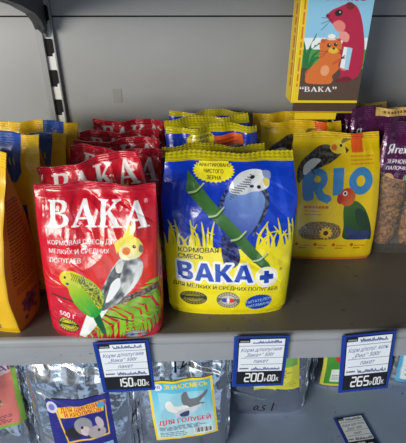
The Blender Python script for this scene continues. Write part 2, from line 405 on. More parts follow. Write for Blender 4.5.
# ------------------------------------------------------------------ the shelving
XL, XR = -.8, .8
wall = MB().box(XL, XR, .40, .415, -.46, .328).build('wall_back', M_PANEL); tag(wall, kind='structure')
wall2 = MB().box(XL, XR, .40, .415, .3305, .75).build('wall_back', M_PANEL); tag(wall2, kind='structure')
seam = MB().box(XL, XR, .404, .416, .3275, .331).build('trim_1', M_DARK); tag(seam, kind='structure')
tape = MB().box(-.137, -.121, .3994, .4, .188, .213).build('tape_mark', M_TAPE); tag(tape, 'faded rectangle of old tape on grey back panel above red bags', 'tape')

def shelf(z, y0, y1, label, name='metal_shelf', lip=None, deck=None):
    r = .006; prof = [(y1, z), (y0+r, z)]
    for k in range(1, 7):
        a = math.pi/2*k/6; prof.append((y0+r-r*math.sin(a), z-r+r*math.cos(a)))
    prof += [(y0, z-.009), (y0+.0018, z-.0105), (y0, z-.012), (y0, z-.040), (y0+.004, z-.041), (y0+.012, z-.041), (y0+.012, z-.039), (y0+.002, z-.038), (y0+.002, z-.012), (y0+.008, z-.002), (y1, z-.002)]
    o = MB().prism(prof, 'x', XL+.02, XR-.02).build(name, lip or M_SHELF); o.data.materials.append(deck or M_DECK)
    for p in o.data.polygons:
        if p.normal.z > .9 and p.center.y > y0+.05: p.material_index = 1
    return tag(o, label, 'shelf')
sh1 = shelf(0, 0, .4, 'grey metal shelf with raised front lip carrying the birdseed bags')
sh2 = shelf(-.38, .0, .4, 'lower grey metal shelf carrying the silver foil pouches', lip=M_SHELF2, deck=M_SHELF2)
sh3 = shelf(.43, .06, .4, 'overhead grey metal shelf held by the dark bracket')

# slotted upright
up = empty('shelf_upright', (-.236, .4, 0)); tag(up, 'slotted grey upright post against the back panel behind yellow and red bags', 'upright post')
ch = MB().box(-.0165, -.006, -.009, -.0005, -.02, .5).build('side_flange', M_POST, up, bevel=.001)
MB().box(-.006, .009, -.0035, -.0005, -.02, .5).build('channel', M_RAIL, up)
MB().box(.009, .012, -.009, -.0005, -.02, .5).build('side_flange', M_POST, up, bevel=.0008)
for k in range(9):
    z = .018+k*.05
    m = MB(); m.prism([(-.0055, z), (.0035, z), (.0035, z+.004), (.0085, z+.007), (.0085, z+.024), (.006, z+.028), (-.0055, z+.028)], 'y', -.0042, -.0034)
    m.build('slot', M_DARK, up)
# bracket holding the shelf above
br = empty('shelf_bracket', (-.2365, .394, .31)); tag(br, 'dark tapered steel bracket under the overhead shelf, top left corner', 'bracket')
prof = [(0, 0), (-.012, -.006), (-.028, .001), (-.038, .013), (-.061, .025), (-.115, .036), (-.163, .042), (-.31, .075), (-.31, .117), (0, .117)]
MB().prism([(y, z) for y, z in prof], 'x', -.0035, .0035).build('web', M_BRACK, br, bevel=.0006)
edge = [(-.028, .001), (-.038, .013), (-.061, .025), (-.115, .036), (-.163, .042), (-.31, .075)]
m = MB()
for (a, b), (c, d) in zip(edge, edge[1:]):
    m.prism([(a, b), (c, d), (c, d+.003), (a, b+.003)], 'x', -.0075, .0075)
m.build('flange', M_BRACK, br)
MB().prism([(-.012, -.006), (-.004, -.012), (0, -.012), (0, .03), (-.012, .03)], 'x', -.002, .002).build('hook', M_POST, br)

# ------------------------------------------------------------------ artwork: the red bag
WHITE = rgb(238, 238, 240)
def seal_mark(cv, cx, cy, rx, ry, c1, c2, rot=0, word=None):
    cv.ell(cx, cy, rx, ry, c2, rot); cv.ell(cx, cy, rx*.92, ry*.92, c1, rot); cv.ell(cx, cy, rx*.72, ry*.68, c2, rot); cv.ell(cx, cy, rx*.66, ry*.6, c1, rot)
    for k in range(22):
        a = 2*math.pi*k/22; cv.ell(cx+rx*.82*math.cos(a), cy+ry*.82*math.sin(a), rx*.05, ry*.09, c2)
    cv.poly([(cx-rx*.9, cy-ry*.22), (cx+rx*.9, cy-ry*.22), (cx+rx*.9, cy+ry*.22), (cx-rx*.9, cy+ry*.22)], c2)
    cv.lines(cx-rx*.7, cx+rx*.75, cy-ry*.14, cy+ry*.14, 1, ry*.24, c1, 3, rag=0)
def fern(cv, stem, ln, col, n=24, seed=1):
    r = random.Random(seed); P = spl(stem, 12, False); d = np.gradient(P, axis=0); d /= np.linalg.norm(d, axis=1)[:, None]
    cv.stroke(stem, 3.5, np.asarray(col)*.8, 1.5)
    for i in range(n):
        k = int((i+.7)/n*(len(P)-1)); p = P[k]; t = d[k]; q = (i+.5)/n
        l = ln*math.sin(math.pi*min(.12+q*.95, 1))**.7
        for sg in (-1, 1):
            nn = np.array([-t[1], t[0]])*sg; e = p+(nn*.85+t*.55)*l*r.uniform(.9, 1.05); mid = (p+e)/2+nn*2-t*l*.03
            c = np.asarray(col)*r.uniform(.86, 1.06); w = l*.075+1.6
            cv.poly([p-t*w*.7, mid-t*w, e, mid+t*w*.9, p+t*w*.7], np.clip(c, 0, 1), smooth=False)
def art_red(w, h, top=64):
    cv = Cv(w, h, rgb(196, 18, 44), (top, 15, 318, 420, 53, 327))
    d = np.exp(-(((cv.ax-250)/105)**2+((cv.ay-235)/85)**2)); cv.put(d, rgb(222, 62, 28), .95)
    d = np.exp(-(((cv.ax-110)/70)**2+((cv.ay-215)/60)**2)); cv.put(d, rgb(214, 40, 42), .6)
    for k in range(7):       # flame-like fern shape at the left
        a = math.radians(150+k*16); cx, cy = 120, 262
        cv.stroke([(cx+20*math.cos(a), cy+18*math.sin(a)), (cx+55*math.cos(a+.1), cy+42*math.sin(a+.1)), (cx+88*math.cos(a+.3), cy+70*math.sin(a+.3))], 9, rgb(226, 70, 40), 1, a=.6)
    cv.serif('ВАКА', 54, 140, 57, 246, rgb(240, 238, 240), -.0)
    cv.text('®', 289, 90, 9, WHITE)
    for i, t in enumerate(['КОРМОВАЯ СМЕСЬ ДЛЯ', 'МЕЛКИХ И СРЕДНИХ', 'ПОПУГАЕВ']):
        cv.text(t, 55+i*2, 179+i*20.5, 10.6, WHITE, .02, -2, fit=(172, 150, 78)[i])
    # fern
    lime = rgb(140, 196, 40)
    fern(cv, [(335, 262), (285, 325), (205, 372), (120, 420)], 62, lime, 22)
    fern(cv, [(330, 340), (285, 372), (230, 402)], 40, lime*.95, 12, 4)
    # branch
    cv.stroke([(60, 298), (120, 312), (165, 330), (230, 352), (262, 362)], 4, rgb(70, 45, 40), 3)
    cv.stroke([(205, 312), (250, 300), (300, 284), (334, 276)], 15, cv.mixn(rgb(70, 58, 54), rgb(140, 122, 112), .2, 2), 13)
    # cockatiel: tail, body, head
    cv.poly([(186, 300), (205, 322), (168, 380), (138, 418), (130, 412), (150, 370)], rgb(236, 236, 232))
    body = [(234, 206), (262, 200), (284, 214), (285, 240), (270, 268), (246, 292), (216, 318), (186, 330), (176, 316), (186, 282), (204, 244), (218, 222)]
    cv.poly(body, cv.mixn(rgb(84, 88, 92), rgb(206, 210, 208), .035, 3, 2.5, .05), smooth=True)
    cv.poly([(236, 216), (222, 222), (206, 246), (194, 280), (186, 312), (204, 306), (214, 276), (232, 250)], cv.mixn(rgb(50, 54, 58), rgb(96, 100, 104), .06, 2, 2), smooth=True)
    cv.poly([(212, 262), (230, 250), (232, 272), (212, 300), (196, 312), (204, 284)], rgb(230, 232, 232), smooth=True)
    cv.poly([(262, 262), (270, 240), (280, 226), (281, 246), (262, 278), (240, 296)], rgb(222, 226, 228), smooth=True)
    cv.poly([(222, 222), (240, 214), (236, 236), (224, 238)], rgb(206, 208, 206), smooth=True)
    cv.poly([(236, 208), (228, 184), (240, 162), (256, 156), (274, 160), (286, 178), (284, 198), (268, 208)], cv.ramp((262, 160), (250, 210), rgb(246, 226, 90), rgb(236, 232, 196)), smooth=True)
    for p in [[(232, 178), (243, 150), (238, 138), (248, 152), (254, 162)], [(240, 168), (246, 146), (255, 124), (256, 148), (260, 160)], [(250, 160), (258, 142), (268, 128), (265, 150), (266, 164)], [(224, 196), (218, 172), (236, 158), (244, 166)]]:
        cv.poly(p, rgb(246, 222, 74))
    cv.ell(247, 190, 10, 8.5, rgb(226, 112, 40)); cv.ell(266, 180, 4.2, 4, rgb(40, 22, 22)); cv.ell(266.8, 179, 1.4, 1.3, WHITE)
    cv.poly([(280, 176), (288, 184), (284, 196), (277, 190)], rgb(140, 120, 112), smooth=True)
    # budgie
    cv.poly([(150, 318), (178, 322), (192, 372), (196, 402), (184, 398), (166, 350)], rgb(22, 88, 48))
    cv.poly([(150, 342), (168, 350), (134, 414), (126, 410)], rgb(240, 240, 236))
    b = [(86, 246), (100, 236), (124, 238), (146, 250), (172, 266), (190, 286), (192, 310), (184, 336), (168, 350), (146, 342), (124, 322), (110, 296), (104, 276), (88, 264)]
    cv.poly(b, cv.ramp((110, 250), (165, 345), rgb(214, 206, 30), rgb(40, 150, 50)), smooth=True)
    cv.poly([(130, 254), (160, 262), (186, 284), (190, 312), (182, 326), (160, 296), (140, 272)], cv.mixn(rgb(84, 96, 30), rgb(190, 196, 50), .2, 5, 3, .1), smooth=True)
    for k in range(7): cv.stroke([(112+k*5, 240+k*1.4), (116+k*5, 250+k*1.4), (114+k*5, 258+k*1.6)], 1.8, rgb(60, 66, 22))
    cv.ell(98, 251, 3, 3, rgb(24, 24, 20)); cv.poly([(86, 246), (92, 250), (90, 262), (84, 256)], rgb(226, 190, 60), smooth=True); cv.ell(104, 266, 4.5, 3, rgb(60, 70, 150))
    cv.poly([(118, 290), (126, 300), (160, 340), (150, 340), (128, 318)], rgb(110, 180, 40), .7, True)
    # weight and seals
    cv.text('500 г', 80, 352, 14.5, WHITE, .02, 3)
    seal_mark(cv, 102, 377, 28, 21, rgb(196, 186, 40), rgb(40, 44, 20), 8)
    seal_mark(cv, 268, 404, 29, 13.5, rgb(176, 180, 178), rgb(84, 88, 90))
    cv.ell(258, 404, 6, 5, rgb(70, 90, 170)); cv.ell(276, 404, 6, 5, rgb(190, 60, 70))
    return cv

# ------------------------------------------------------------------ artwork: the blue and yellow bag
def art_blue(w, h):
    B = rgb(8, 52, 182); Yl = rgb(238, 222, 22)
    cv = Cv(w, h, B, (60, 34, 347, 434, 30, 334))
    cv.put(np.exp(-(((cv.ax-300)/70)**2+((cv.ay-150)/90)**2)), rgb(14, 72, 206), .6)
    edge = [(20, 250), (60, 246), (100, 244), (140, 248), (180, 250), (240, 252), (290, 250), (340, 246), (380, 240)]
    cv.poly(edge+[(380, 440), (0, 440), (0, 250)], Yl)
    r = random.Random(3)
    for x0, x1, n in ((26, 150, 15), (248, 372, 17)):
        for k in range(n):
            x = x0+(x1-x0)*(k+r.random()*.5)/n; hgt = r.uniform(35, 78); dx = r.uniform(-26, 26)
            cv.stroke([(x, 262), (x+dx*.2, 262-hgt*.55), (x+dx, 262-hgt)], 10, Yl, 1.5)
            if k % 2: cv.stroke([(x+dx*.2, 262-hgt*.5), (x+dx*.5, 262-hgt*.78), (x+dx*1.25+r.choice((-14, 14)), 262-hgt*.72)], 6.5, Yl, 1)
    # bird
    cv.poly([(172, 218), (200, 236), (212, 276), (196, 298), (176, 292), (168, 256)], cv.mixn(rgb(24, 24, 70), rgb(60, 70, 130), .1, 3), smooth=True)
    cv.poly([(262, 118), (278, 130), (272, 170), (252, 206), (240, 226), (248, 180)], cv.mixn(rgb(34, 40, 66), rgb(90, 100, 130), .1, 2, 3), smooth=True)
    cv.poly([(186, 126), (214, 108), (252, 118), (268, 140), (258, 180), (238, 214), (214, 236), (186, 226), (170, 196), (170, 160)], cv.ramp((250, 125), (190, 225), rgb(128, 160, 220), rgb(44, 66, 150)), smooth=True)
    cv.poly([(190, 106), (180, 134), (166, 190), (170, 220), (158, 190), (164, 150)], cv.mixn(rgb(24, 32, 66), rgb(80, 96, 140), .12, 6, 3), smooth=True)
    cv.poly([(188, 124), (196, 100), (216, 82), (244, 76), (268, 80), (281, 94), (279, 112), (264, 122), (240, 124), (214, 130)], cv.ramp((265, 90), (195, 130), rgb(232, 234, 236), rgb(186, 194, 206)), smooth=True)
    for k in range(8):
        for q in range(5): cv.stroke([(194+k*6.2-q*1.5, 118-k*4.6+q*5), (199+k*6.2-q*1.5, 120-k*4.4+q*5)], 1.8, rgb(70, 74, 88), smooth=False)
    cv.ell(243, 92, 6, 3.8, rgb(30, 30, 44), -15); cv.poly([(268, 80), (286, 82), (284, 96), (272, 96)], rgb(130, 150, 190), smooth=True)
    cv.poly([(268, 96), (281, 98), (278, 112), (270, 112)], rgb(206, 190, 90), smooth=True)
    cv.ell(240, 112, 5, 3.5, rgb(40, 50, 120)); cv.ell(256, 114, 4.5, 4, rgb(30, 34, 60))
    # bamboo
    cane = [(90, 80), (104, 92), (280, 288), (290, 308), (262, 300), (244, 284), (96, 130)]
    cv.poly(cane, cv.ramp((110, 180), (140, 150), rgb(26, 70, 34), rgb(62, 112, 52)))
    for x, y in ((101, 122), (146, 172), (196, 226), (246, 276)):
        cv.stroke([(x-6, y+6), (x+12, y+2), (x+30, y-16)], 4.5, rgb(176, 196, 140), 3)
        cv.stroke([(x-3, y+10), (x+14, y+6), (x+32, y-12)], 2.5, rgb(30, 66, 34), 2)
    cv.poly([(90, 80), (102, 92), (98, 124), (90, 126)], rgb(58, 110, 50))
    # burst
    t = np.arange(56)*2*np.pi/56; k = np.where(np.arange(56) % 2, 1., .89)
    cv.poly(np.stack([152+51*k*np.cos(t), 79+26.5*k*np.sin(t)], 1), rgb(238, 224, 40))
    K = rgb(30, 30, 24)
    cv.text('ГАРАНТИРОВАНО', 152, 72, 7, K, .02, align='c', fit=80); cv.text('ЧИСТОГО', 152, 85, 8, K, .02, align='c', fit=46); cv.text('ЗЕРНА', 153, 98, 8, K, .02, align='c', fit=34)
    # lettering
    cv.text('КОРМОВАЯ', 67, 261, 12, K, .025, 0, fit=94); cv.text('СМЕСЬ', 66, 277, 12, K, .025, 0, fit=58)
    cv.block('ВАКА', 62, 329, 44, 182, rgb(18, 66, 176), .035, 5.5, WHITE)
    cv.ell(276, 323, 28, 26, WHITE); cv.ell(276, 323, 24.5, 22.5, rgb(236, 220, 60)); cv.ell(276, 323, 23, 21, rgb(244, 244, 236))
    for p in ([(270, 308), (282, 308), (282, 338), (270, 338)], [(259, 317), (293, 317), (293, 329), (259, 329)]): cv.poly(p, rgb(18, 66, 176))
    cv.text('®', 307, 310, 7, K)
    cv.text('ДЛЯ МЕЛКИХ И СРЕДНИХ ПОПУГАЕВ', 48, 347, 10, K, .02, 3, fit=257)
    seal_mark(cv, 97, 380, 34, 20, rgb(150, 138, 40), rgb(40, 42, 34), 3)
    seal_mark(cv, 183, 384, 29, 23, rgb(190, 184, 160), rgb(90, 92, 90)); cv.ell(174, 384, 7, 6, rgb(60, 70, 170)); cv.ell(191, 384, 7, 6, rgb(200, 50, 50)); cv.poly([(183, 374), (187, 384), (183, 394), (179, 384)], rgb(236, 236, 230))
    k = np.where(np.arange(56) % 2, 1., .92)
    t2 = np.stack([35*k*np.cos(t), 22*k*np.sin(t)], 1); a = math.radians(-8)
    cv.poly(np.stack([259+t2[:, 0]*math.cos(a)-t2[:, 1]*math.sin(a), 391+t2[:, 0]*math.sin(a)+t2[:, 1]*math.cos(a)], 1), rgb(20, 66, 170))
    cv.text('ПИТАТЕЛЕН', 259, 390, 7.5, rgb(190, 210, 240), .01, -10, 'c'); cv.text('ВИТАМИНЫ', 261, 402, 7.5, rgb(190, 210, 240), .01, -10, 'c')
    return cv
def seal_blue(u, q):
    c = np.ones(u.shape+(3,))*rgb(226, 212, 26); k = (.86+.14*np.sin(q*40))[..., None]; return c*k

# ------------------------------------------------------------------ artwork: the yellow bag with blue letters
def art_rio(w, h):
    Yl = rgb(224, 190, 8); cv = Cv(w, h, Yl, (136, 283, 377, 257, 289, 379))
    cv.put(np.clip((cv.ay-215)/30, 0, 1), rgb(222, 190, 26), .6)
    Bl = rgb(58, 128, 186)
    for p, w1 in (([(303, 166), (303, 191)], 8), ([(303, 169), (313, 167), (318, 172), (314, 179), (304, 180)], 7.5), ([(311, 179), (316, 188), (325, 191)], 8)):
        cv.stroke(p, w1, Bl, smooth=len(p) > 3)
    cv.poly([(297, 164), (316, 163), (322, 172), (317, 180), (321, 187), (327, 189), (325, 193), (317, 192), (310, 181), (308, 182), (308, 191), (298, 190)], Bl, smooth=True)
    cv.ell(311.5, 172, 3.5, 3.2, Yl)
    cv.poly([(327, 162), (338, 161), (339, 186), (328, 187)], Bl)
    cv.ell(356.5, 173.5, 12.5, 13, Bl); cv.ell(356.5, 173.5, 4.6, 5.2, Yl)
    # cockatiel
    cv.poly([(292, 176), (290, 162), (300, 150), (316, 142), (330, 144), (336, 148), (326, 156), (312, 162), (300, 166)], cv.mixn(rgb(40, 38, 36), rgb(90, 86, 80), .3, 2), smooth=True)
    cv.poly([(296, 160), (304, 154), (314, 155), (306, 162), (297, 168)], rgb(230, 228, 220), smooth=True)
    cv.ell(332, 143.5, 9, 6, rgb(226, 200, 60)); cv.ell(327.5, 144, 3.2, 2.6, rgb(220, 110, 40)); cv.ell(335, 142.5, 1.3, 1.2, rgb(20, 20, 20))
    for dx, dy in ((6, -9), (11, -8), (15, -5)): cv.stroke([(336, 140), (336+dx*.6, 139+dy*.5), (334+dx*1.2, 141+dy)], 2.2, rgb(120, 112, 60), .6)
    cv.poly([(339, 143), (343, 146), (340, 149)], rgb(70, 62, 58)); cv.stroke([(304, 163), (308, 168)], 1.5, rgb(90, 60, 50), smooth=False)
    # lovebird
    cv.poly([(341, 196), (352, 192), (363, 200), (371, 216), (374, 232), (368, 232), (345, 231), (343, 218)], cv.ramp((345, 200), (366, 230), rgb(56, 98, 30), rgb(20, 54, 34)), smooth=True)
    cv.poly([(346, 218), (356, 222), (372, 224), (370, 232), (350, 231)], rgb(40, 58, 104), smooth=True)
    cv.poly([(354, 200), (364, 204), (371, 218), (366, 222), (356, 214)], rgb(30, 58, 36), smooth=True)
    cv.ell(343.5, 188.5, 8.5, 8.5, cv.ramp((338, 186), (350, 196), rgb(186, 44, 30), rgb(200, 120, 40)), 20); cv.ell(341, 185, 2.4, 2.4, rgb(230, 226, 216)); cv.ell(341, 185, 1.3, 1.3, rgb(20, 20, 20))
    cv.poly([(334, 186), (338, 188), (337, 195), (333, 192)], rgb(170, 40, 34), smooth=True)
    # seeds with a sunflower
    cv.poly([(297, 224), (306, 215), (322, 213), (338, 217), (340, 228), (330, 232), (306, 232)], cv.mixn(cv.mixn(rgb(70, 96, 40), rgb(200, 160, 100), .8, 3, 5), rgb(90, 44, 30), 1.1, 6, 6, -.2), smooth=True)
    for k in range(11): a = 2*math.pi*k/11; cv.ell(325.5+4.5*math.cos(a), 225+4.3*math.sin(a), 2.4, 1.2, rgb(240, 190, 20), math.degrees(a))
    cv.ell(325.5, 225, 2.6, 2.6, rgb(60, 36, 20))
    Rd = rgb(196, 70, 30)
    cv.lines(300, 326, 195, 199, 1, 2.6, Rd, 1, rag=.1); cv.lines(301, 320, 200, 207, 2, 1.2, Rd, 2)
    cv.lines(345, 371, 149, 159, 3, 1.1, rgb(206, 110, 30), 3, rag=.1)
    for k in range(4): cv.ell(297.5+k*19, 238, 1.8, 1.8, Rd); cv.lines(300.5+k*19, 312+k*19, 237, 240, 1, 1.2, Rd, k+5); cv.lines(300+k*19, 308+k*19, 240, 243, 1, 1, rgb(90, 60, 30), k+9)
    cv.poly([(344.5, 130), (357.5, 130), (358.5, 148), (346, 148)], rgb(226, 90, 28))
    cv.poly([(280, 253.5), (390, 253.5), (390, 262), (280, 262)], rgb(206, 120, 40))
    return cv
def seal_rio(u, q):
    c = np.ones(u.shape+(3,))*rgb(222, 184, 26); k = (u > .34) & (u < .63); c[k] = rgb(224, 90, 30); return c

def art_yellow(w, h):        # the bags in the left corner: yellow with a blue block hanging from the seal
    Yl = rgb(226, 178, 14); cv = Cv(w, h, Yl, (0, 0, 140, 200, 0, 140))
    Bl = rgb(24, 70, 158)
    cv.poly([(82, -5), (118, -5), (117, 30), (110, 42), (92, 40), (80, 26)], Bl)
    for k in range(3): cv.stroke([(94+k*6, 14), (96+k*6, 22)], 2, rgb(200, 180, 40), smooth=False)
    cv.poly([(20, 70), (120, 70), (120, 118), (20, 118)], Bl); cv.lines(28, 112, 76, 112, 3, 8, Yl, 4, rag=.1)
    cv.ell(70, 158, 40, 24, rgb(150, 60, 40)); cv.ell(58, 152, 16, 12, rgb(236, 210, 60))
    cv.text('500', 100, 190, 10, rgb(20, 30, 80))
    return cv
def art_yellow_side(w, h):
    O = rgb(164, 98, 14); cv = Cv(w, h, O, (0, 0, 60, 200, 0, 60))
    K = rgb(58, 34, 14)
    cv.lines(9, 52, 34, 132, 24, 2.1, K, 7, rag=.15)
    cv.lines(12, 48, 136, 146, 3, 1.5, K, 8)
    V = rgb(74, 30, 58)
    for k in range(7): a = k*.9; cv.ell(30+8*math.cos(a), 166+7*math.sin(a), 8, 5, cv.mixn(V, rgb(110, 54, 60), .3, 3), math.degrees(a))
    cv.ell(30, 166, 5, 4, rgb(50, 20, 30)); cv.ell(44, 180, 4, 3, V); cv.ell(20, 184, 4, 3, V); cv.ell(46, 158, 3, 3, V)
    cv.poly([(0, 190), (60, 190), (60, 200), (0, 200)], rgb(176, 104, 20))
    return cv
def seal_yellow(u, q):
    c = np.ones(u.shape+(3,))*rgb(226, 184, 28); k = (u > .17) & (u < .69); c[k] = rgb(26, 72, 160); return c

# ------------------------------------------------------------------ artwork: purple packs of seed sticks
def art_purple(w, h):
    P = rgb(72, 22, 66); cv = Cv(w, h, P, (0, 0, 100, 200, 0, 100))
    clear = cv.mask([spl([(-20, 64), (20, 68), (60, 72), (120, 66), (120, 230), (-20, 230)], 5)])
    cv.poly([(2, 4), (5, 4), (4, 52), (1, 52)], rgb(150, 110, 146))
    cv.text('Я', 9, 31, 15, WHITE, .03, 0, shear=.1, fit=9); cv.text('гех', 19.5, 30, 10.5, WHITE, .03, 0, shear=.2, fit=17)
    cv.text('ЗЕРНОВЫЕ', 9, 44.5, 6, WHITE, .03, shear=.2, fit=37); cv.text('ПАЛОЧКИ', 9, 54.5, 6, WHITE, .03, shear=.2, fit=33)
    cv.ell(14, 70, 9, 10, rgb(196, 160, 96)); cv.ell(42, 68, 7, 7, rgb(120, 150, 100)); cv.lines(24, 48, 78, 80, 1, 2.4, WHITE, 2)
    cv.poly([(52, 82), (66, 66), (96, 58), (98, 68), (80, 80)], rgb(62, 120, 50), smooth=True)
    cv.poly([(70, 70), (84, 56), (99, 58), (96, 68)], rgb(100, 150, 60), smooth=True); cv.ell(92, 84, 9, 7, rgb(210, 170, 90)); cv.ell(68, 52, 4, 3, rgb(206, 150, 70), 30)
    cv.A = 1-clear*.93
    cv.img = cv.img*(1-clear[..., None])+rgb(235, 228, 220)*clear[..., None]
    cv.poly([(8, 190), (92, 190), (92, 198), (8, 198)], rgb(200, 190, 180), .5)
    return cv
def seal_purple(u, q):
    c = np.ones(u.shape+(3,))*rgb(74, 26, 66); k = (u > -.25) & (u < .98) & (q > .12); c[k] = rgb(206, 172, 104)
    d = k & (q > .4) & (q < .7) & (u > -.05) & (u < .8) & (np.sin(u*60) > -.5); c[d] = rgb(120, 84, 40); return c

# ------------------------------------------------------------------ bag prototypes
def make_bag(name, P, cv, base, film, hs, seal_fn, side_cv=None, **kw):
    e = empty(name)
    link('pouch', P.mesh('pouch', cv, base, side_cv), film, e)
    link('top_seal', P.seal_mesh('top_seal', hs, seal_fn, **kw), film, e)
    return e
def place(o, x, y, z=0., rz=0., ry=0., rx=0., label=None, cat='bag', group=None, s=(1, 1, 1)):
    o.location = (x, y, z); o.rotation_euler = (math.radians(rx), math.radians(ry), math.radians(rz)); o.scale = s
    tag(o, label, cat, group); return o

RED = rgb(192, 16, 42)
PR = Pouch(.130, .175, .058, side=.42, lean=.012, seed=2, amp=.0018, freq=26, fold=.0022, crease=.0022, wkeys=[(0, .965), (.05, 1.0), (.4, 1.0), (.8, 1.0), (1, .99)],
           taper=[(0, .84), (.06, .95), (.2, 1), (.45, .84), (.7, .56), (.88, .26), (.97, .06), (1, .02)])
r1 = make_bag('birdseed_bag', PR, art_red(300, 390), RED, M_FILM, .006, const(rgb(190, 20, 48)), lean=.3)
place(r1, -.1015, .025, 0, -3, label='red birdseed bag showing two parrots and a fern, at the front edge of the shelf', group='red birdseed bags')
PR2 = Pouch(.122, .168, .046, side=.3, lean=.004, seed=6, amp=.0026, freq=24, fold=.004, crease=.0025)
r2 = make_bag('birdseed_bag', PR2, art_red(190, 250, 80), RED, M_FILM, .008, const(rgb(188, 18, 46)), lean=-.1)
PR3 = Pouch(.122, .166, .046, side=.3, lean=.004, seed=11, amp=.0028, freq=22, fold=.005, crease=.0025)
r3 = make_bag('birdseed_bag', PR3, art_red(190, 250, 80), RED, M_FILM, .008, const(rgb(186, 18, 44)), lean=.2)
place(r2, -.087, .090, .016, 5, -10.5, label='red birdseed bag tilted sideways, directly behind the front red bag', group='red birdseed bags')
place(r3, -.104, .148, .003, -3, 3, label='red birdseed bag third from the shelf edge, behind the tilted red one', group='red birdseed bags', s=(1, 1, 1.03))
place(copy_tree(r2), -.0975, .203, .002, 5, -2, label='red birdseed bag third from the back panel, its white lettering half hidden', group='red birdseed bags')
place(copy_tree(r3), -.108, .258, 0, 3, 0, label='red birdseed bag second from the back panel, only its top showing', group='red birdseed bags')
place(copy_tree(r2), -.102, .320, 0, 0, 0, label='red birdseed bag rearmost of its row, nearest the back panel', group='red birdseed bags')

BLUE = rgb(14, 58, 176)
PB = Pouch(.154, .184, .064, side=.4, lean=.030, seed=4, amp=.0015, freq=20, fold=.002, crease=.0014, wkeys=[(0, .935), (.05, .975), (.5, 1.02), (.78, 1.065), (1, .985)],
           taper=[(0, .84), (.06, .95), (.2, 1), (.45, .84), (.7, .56), (.88, .26), (.97, .06), (1, .02)])
b1 = make_bag('birdseed_bag', PB, art_blue(330, 430), BLUE, M_FILM, .007, seal_blue, zig=.0012, lean=1.6)
place(b1, .0455, .065, 0, -2, label='blue and yellow birdseed bag showing a blue budgie on bamboo, front of its row', group='blue birdseed bags')
PB2 = Pouch(.138, .178, .048, side=.3, lean=.010, seed=9, amp=.0018, freq=22, fold=.004)
b2 = make_bag('birdseed_bag', PB2, art_blue(200, 260), BLUE, M_FILM, .011, seal_blue, zig=.001, lean=1.2, curl=.3)
PB3 = Pouch(.132, .176, .048, side=.3, lean=.010, seed=13, amp=.0018, freq=22, fold=.006)
b3 = make_bag('birdseed_bag', PB3, art_blue(200, 260), BLUE, M_FILM, .007, seal_blue, zig=.001, lean=1.2, curl=.5)
place(b2, .032, .138, 0, 2, 0, s=(1, 1, .965), label='blue birdseed bag with wide yellow seal, directly behind the front blue bag', group='blue birdseed bags')
place(b3, .035, .200, .0, 2, -1, s=(1, 1, 1.055), label='blue birdseed bag carrying an orange price sticker, third from the shelf edge', group='blue birdseed bags')
b4 = place(copy_tree(b2), .036, .266, 0, 7, -2, label='blue birdseed bag just behind the one with the orange sticker', group='blue birdseed bags')
b5 = place(copy_tree(b3), .030, .335, 0, 0, 0, label='blue birdseed bag rearmost of its row, nearest the back panel', group='blue birdseed bags')
st = Cv(30, 20, rgb(232, 96, 30)); st.lines(.1, .9, .2, .8, 2, .12, rgb(120, 40, 20), 2)
link('price_sticker', PB3.label_mesh('price_sticker', st, .36, .945, .040, .014, 8), M_LABEL, b3)['label'] = 'orange price sticker'

YEL = rgb(222, 186, 10)
PY = Pouch(.130, .176, .058, side=.72, lean=.026, seed=3, amp=.0013, freq=18, fold=.0015, wkeys=[(0, .965), (.05, 1.0), (.4, 1.0), (.8, .985), (1, .955)])
y1 = make_bag('birdseed_bag', PY, art_rio(270, 340), YEL, M_SOFT, .007, seal_rio, lean=.8)
place(y1, .2115, .184, 0, -2, label='yellow birdseed bag with big blue letters and a red-faced lovebird, front of its row', group='yellow lettered birdseed bags')
PY2 = Pouch(.136, .176, .052, side=.6, lean=.012, seed=8, amp=.0014, freq=18, fold=.003)
y2 = make_bag('birdseed_bag', PY2, art_rio(190, 240), YEL, M_SOFT, .010, seal_rio, lean=.8)
place(y2, .174, .250, 0, 0, 0, s=(.95, .95, 1), label='yellow birdseed bag second in its row, left behind the front lettered bag', group='yellow lettered birdseed bags')
place(copy_tree(y2), .170, .308, 0, -1, 0, s=(.95, .9, 1), label='yellow birdseed bag third in its row, partly under the hanging hamster box', group='yellow lettered birdseed bags')

PL = Pouch(.135, .194, .072, side=.86, lean=.022, seed=5, amp=.0014, freq=18, fold=.002, crease=.001, taper=[(0, .62), (.06, .76), (.28, 1), (.45, .95), (.65, .72), (.82, .40), (.93, .13), (1, .02)])
l1 = make_bag('birdseed_bag', PL, art_yellow(160, 220), YEL, M_SOFT, .014, seal_yellow, art_yellow_side(60, 220), lean=.4)
def at_corner(o, cx, cy, rz, W=.135, T=.046, s=(1, 1, 1), **k):       # put the front right bottom corner of the bag at a point of the shelf
    a = math.radians(rz); dx, dy = W/2*.96, -T/2*.84
    return place(o, cx-(dx*math.cos(a)-dy*math.sin(a)), cy-(dx*math.sin(a)+dy*math.cos(a)), 0, rz, s=s, **k)
at_corner(l1, -.206, .014, -13, label='yellow bag with an orange text side, foremost in the left corner of the shelf', group='yellow bags with blue block')
PL2 = Pouch(.135, .188, .058, side=.7, lean=.004, seed=7, amp=.0016, freq=18, fold=.003)
l2 = make_bag('birdseed_bag', PL2, art_yellow(130, 180), YEL, M_SOFT, .014, seal_yellow, art_yellow_side(50, 180), lean=.4)
at_corner(l2, -.187, .099, -7, s=(1, 1, 1.04), label='yellow bag with blue block, second from the shelf edge at left', group='yellow bags with blue block')
at_corner(copy_tree(l1), -.180, .156, -13, s=(1, .72, .91), label='yellow bag turned towards the left, third from the shelf edge', group='yellow bags with blue block')
at_corner(copy_tree(l2), -.177, .246, -4, s=(1, 1, .925), label='yellow bag with blue block, rearmost at left beside the upright post', group='yellow bags with blue block')

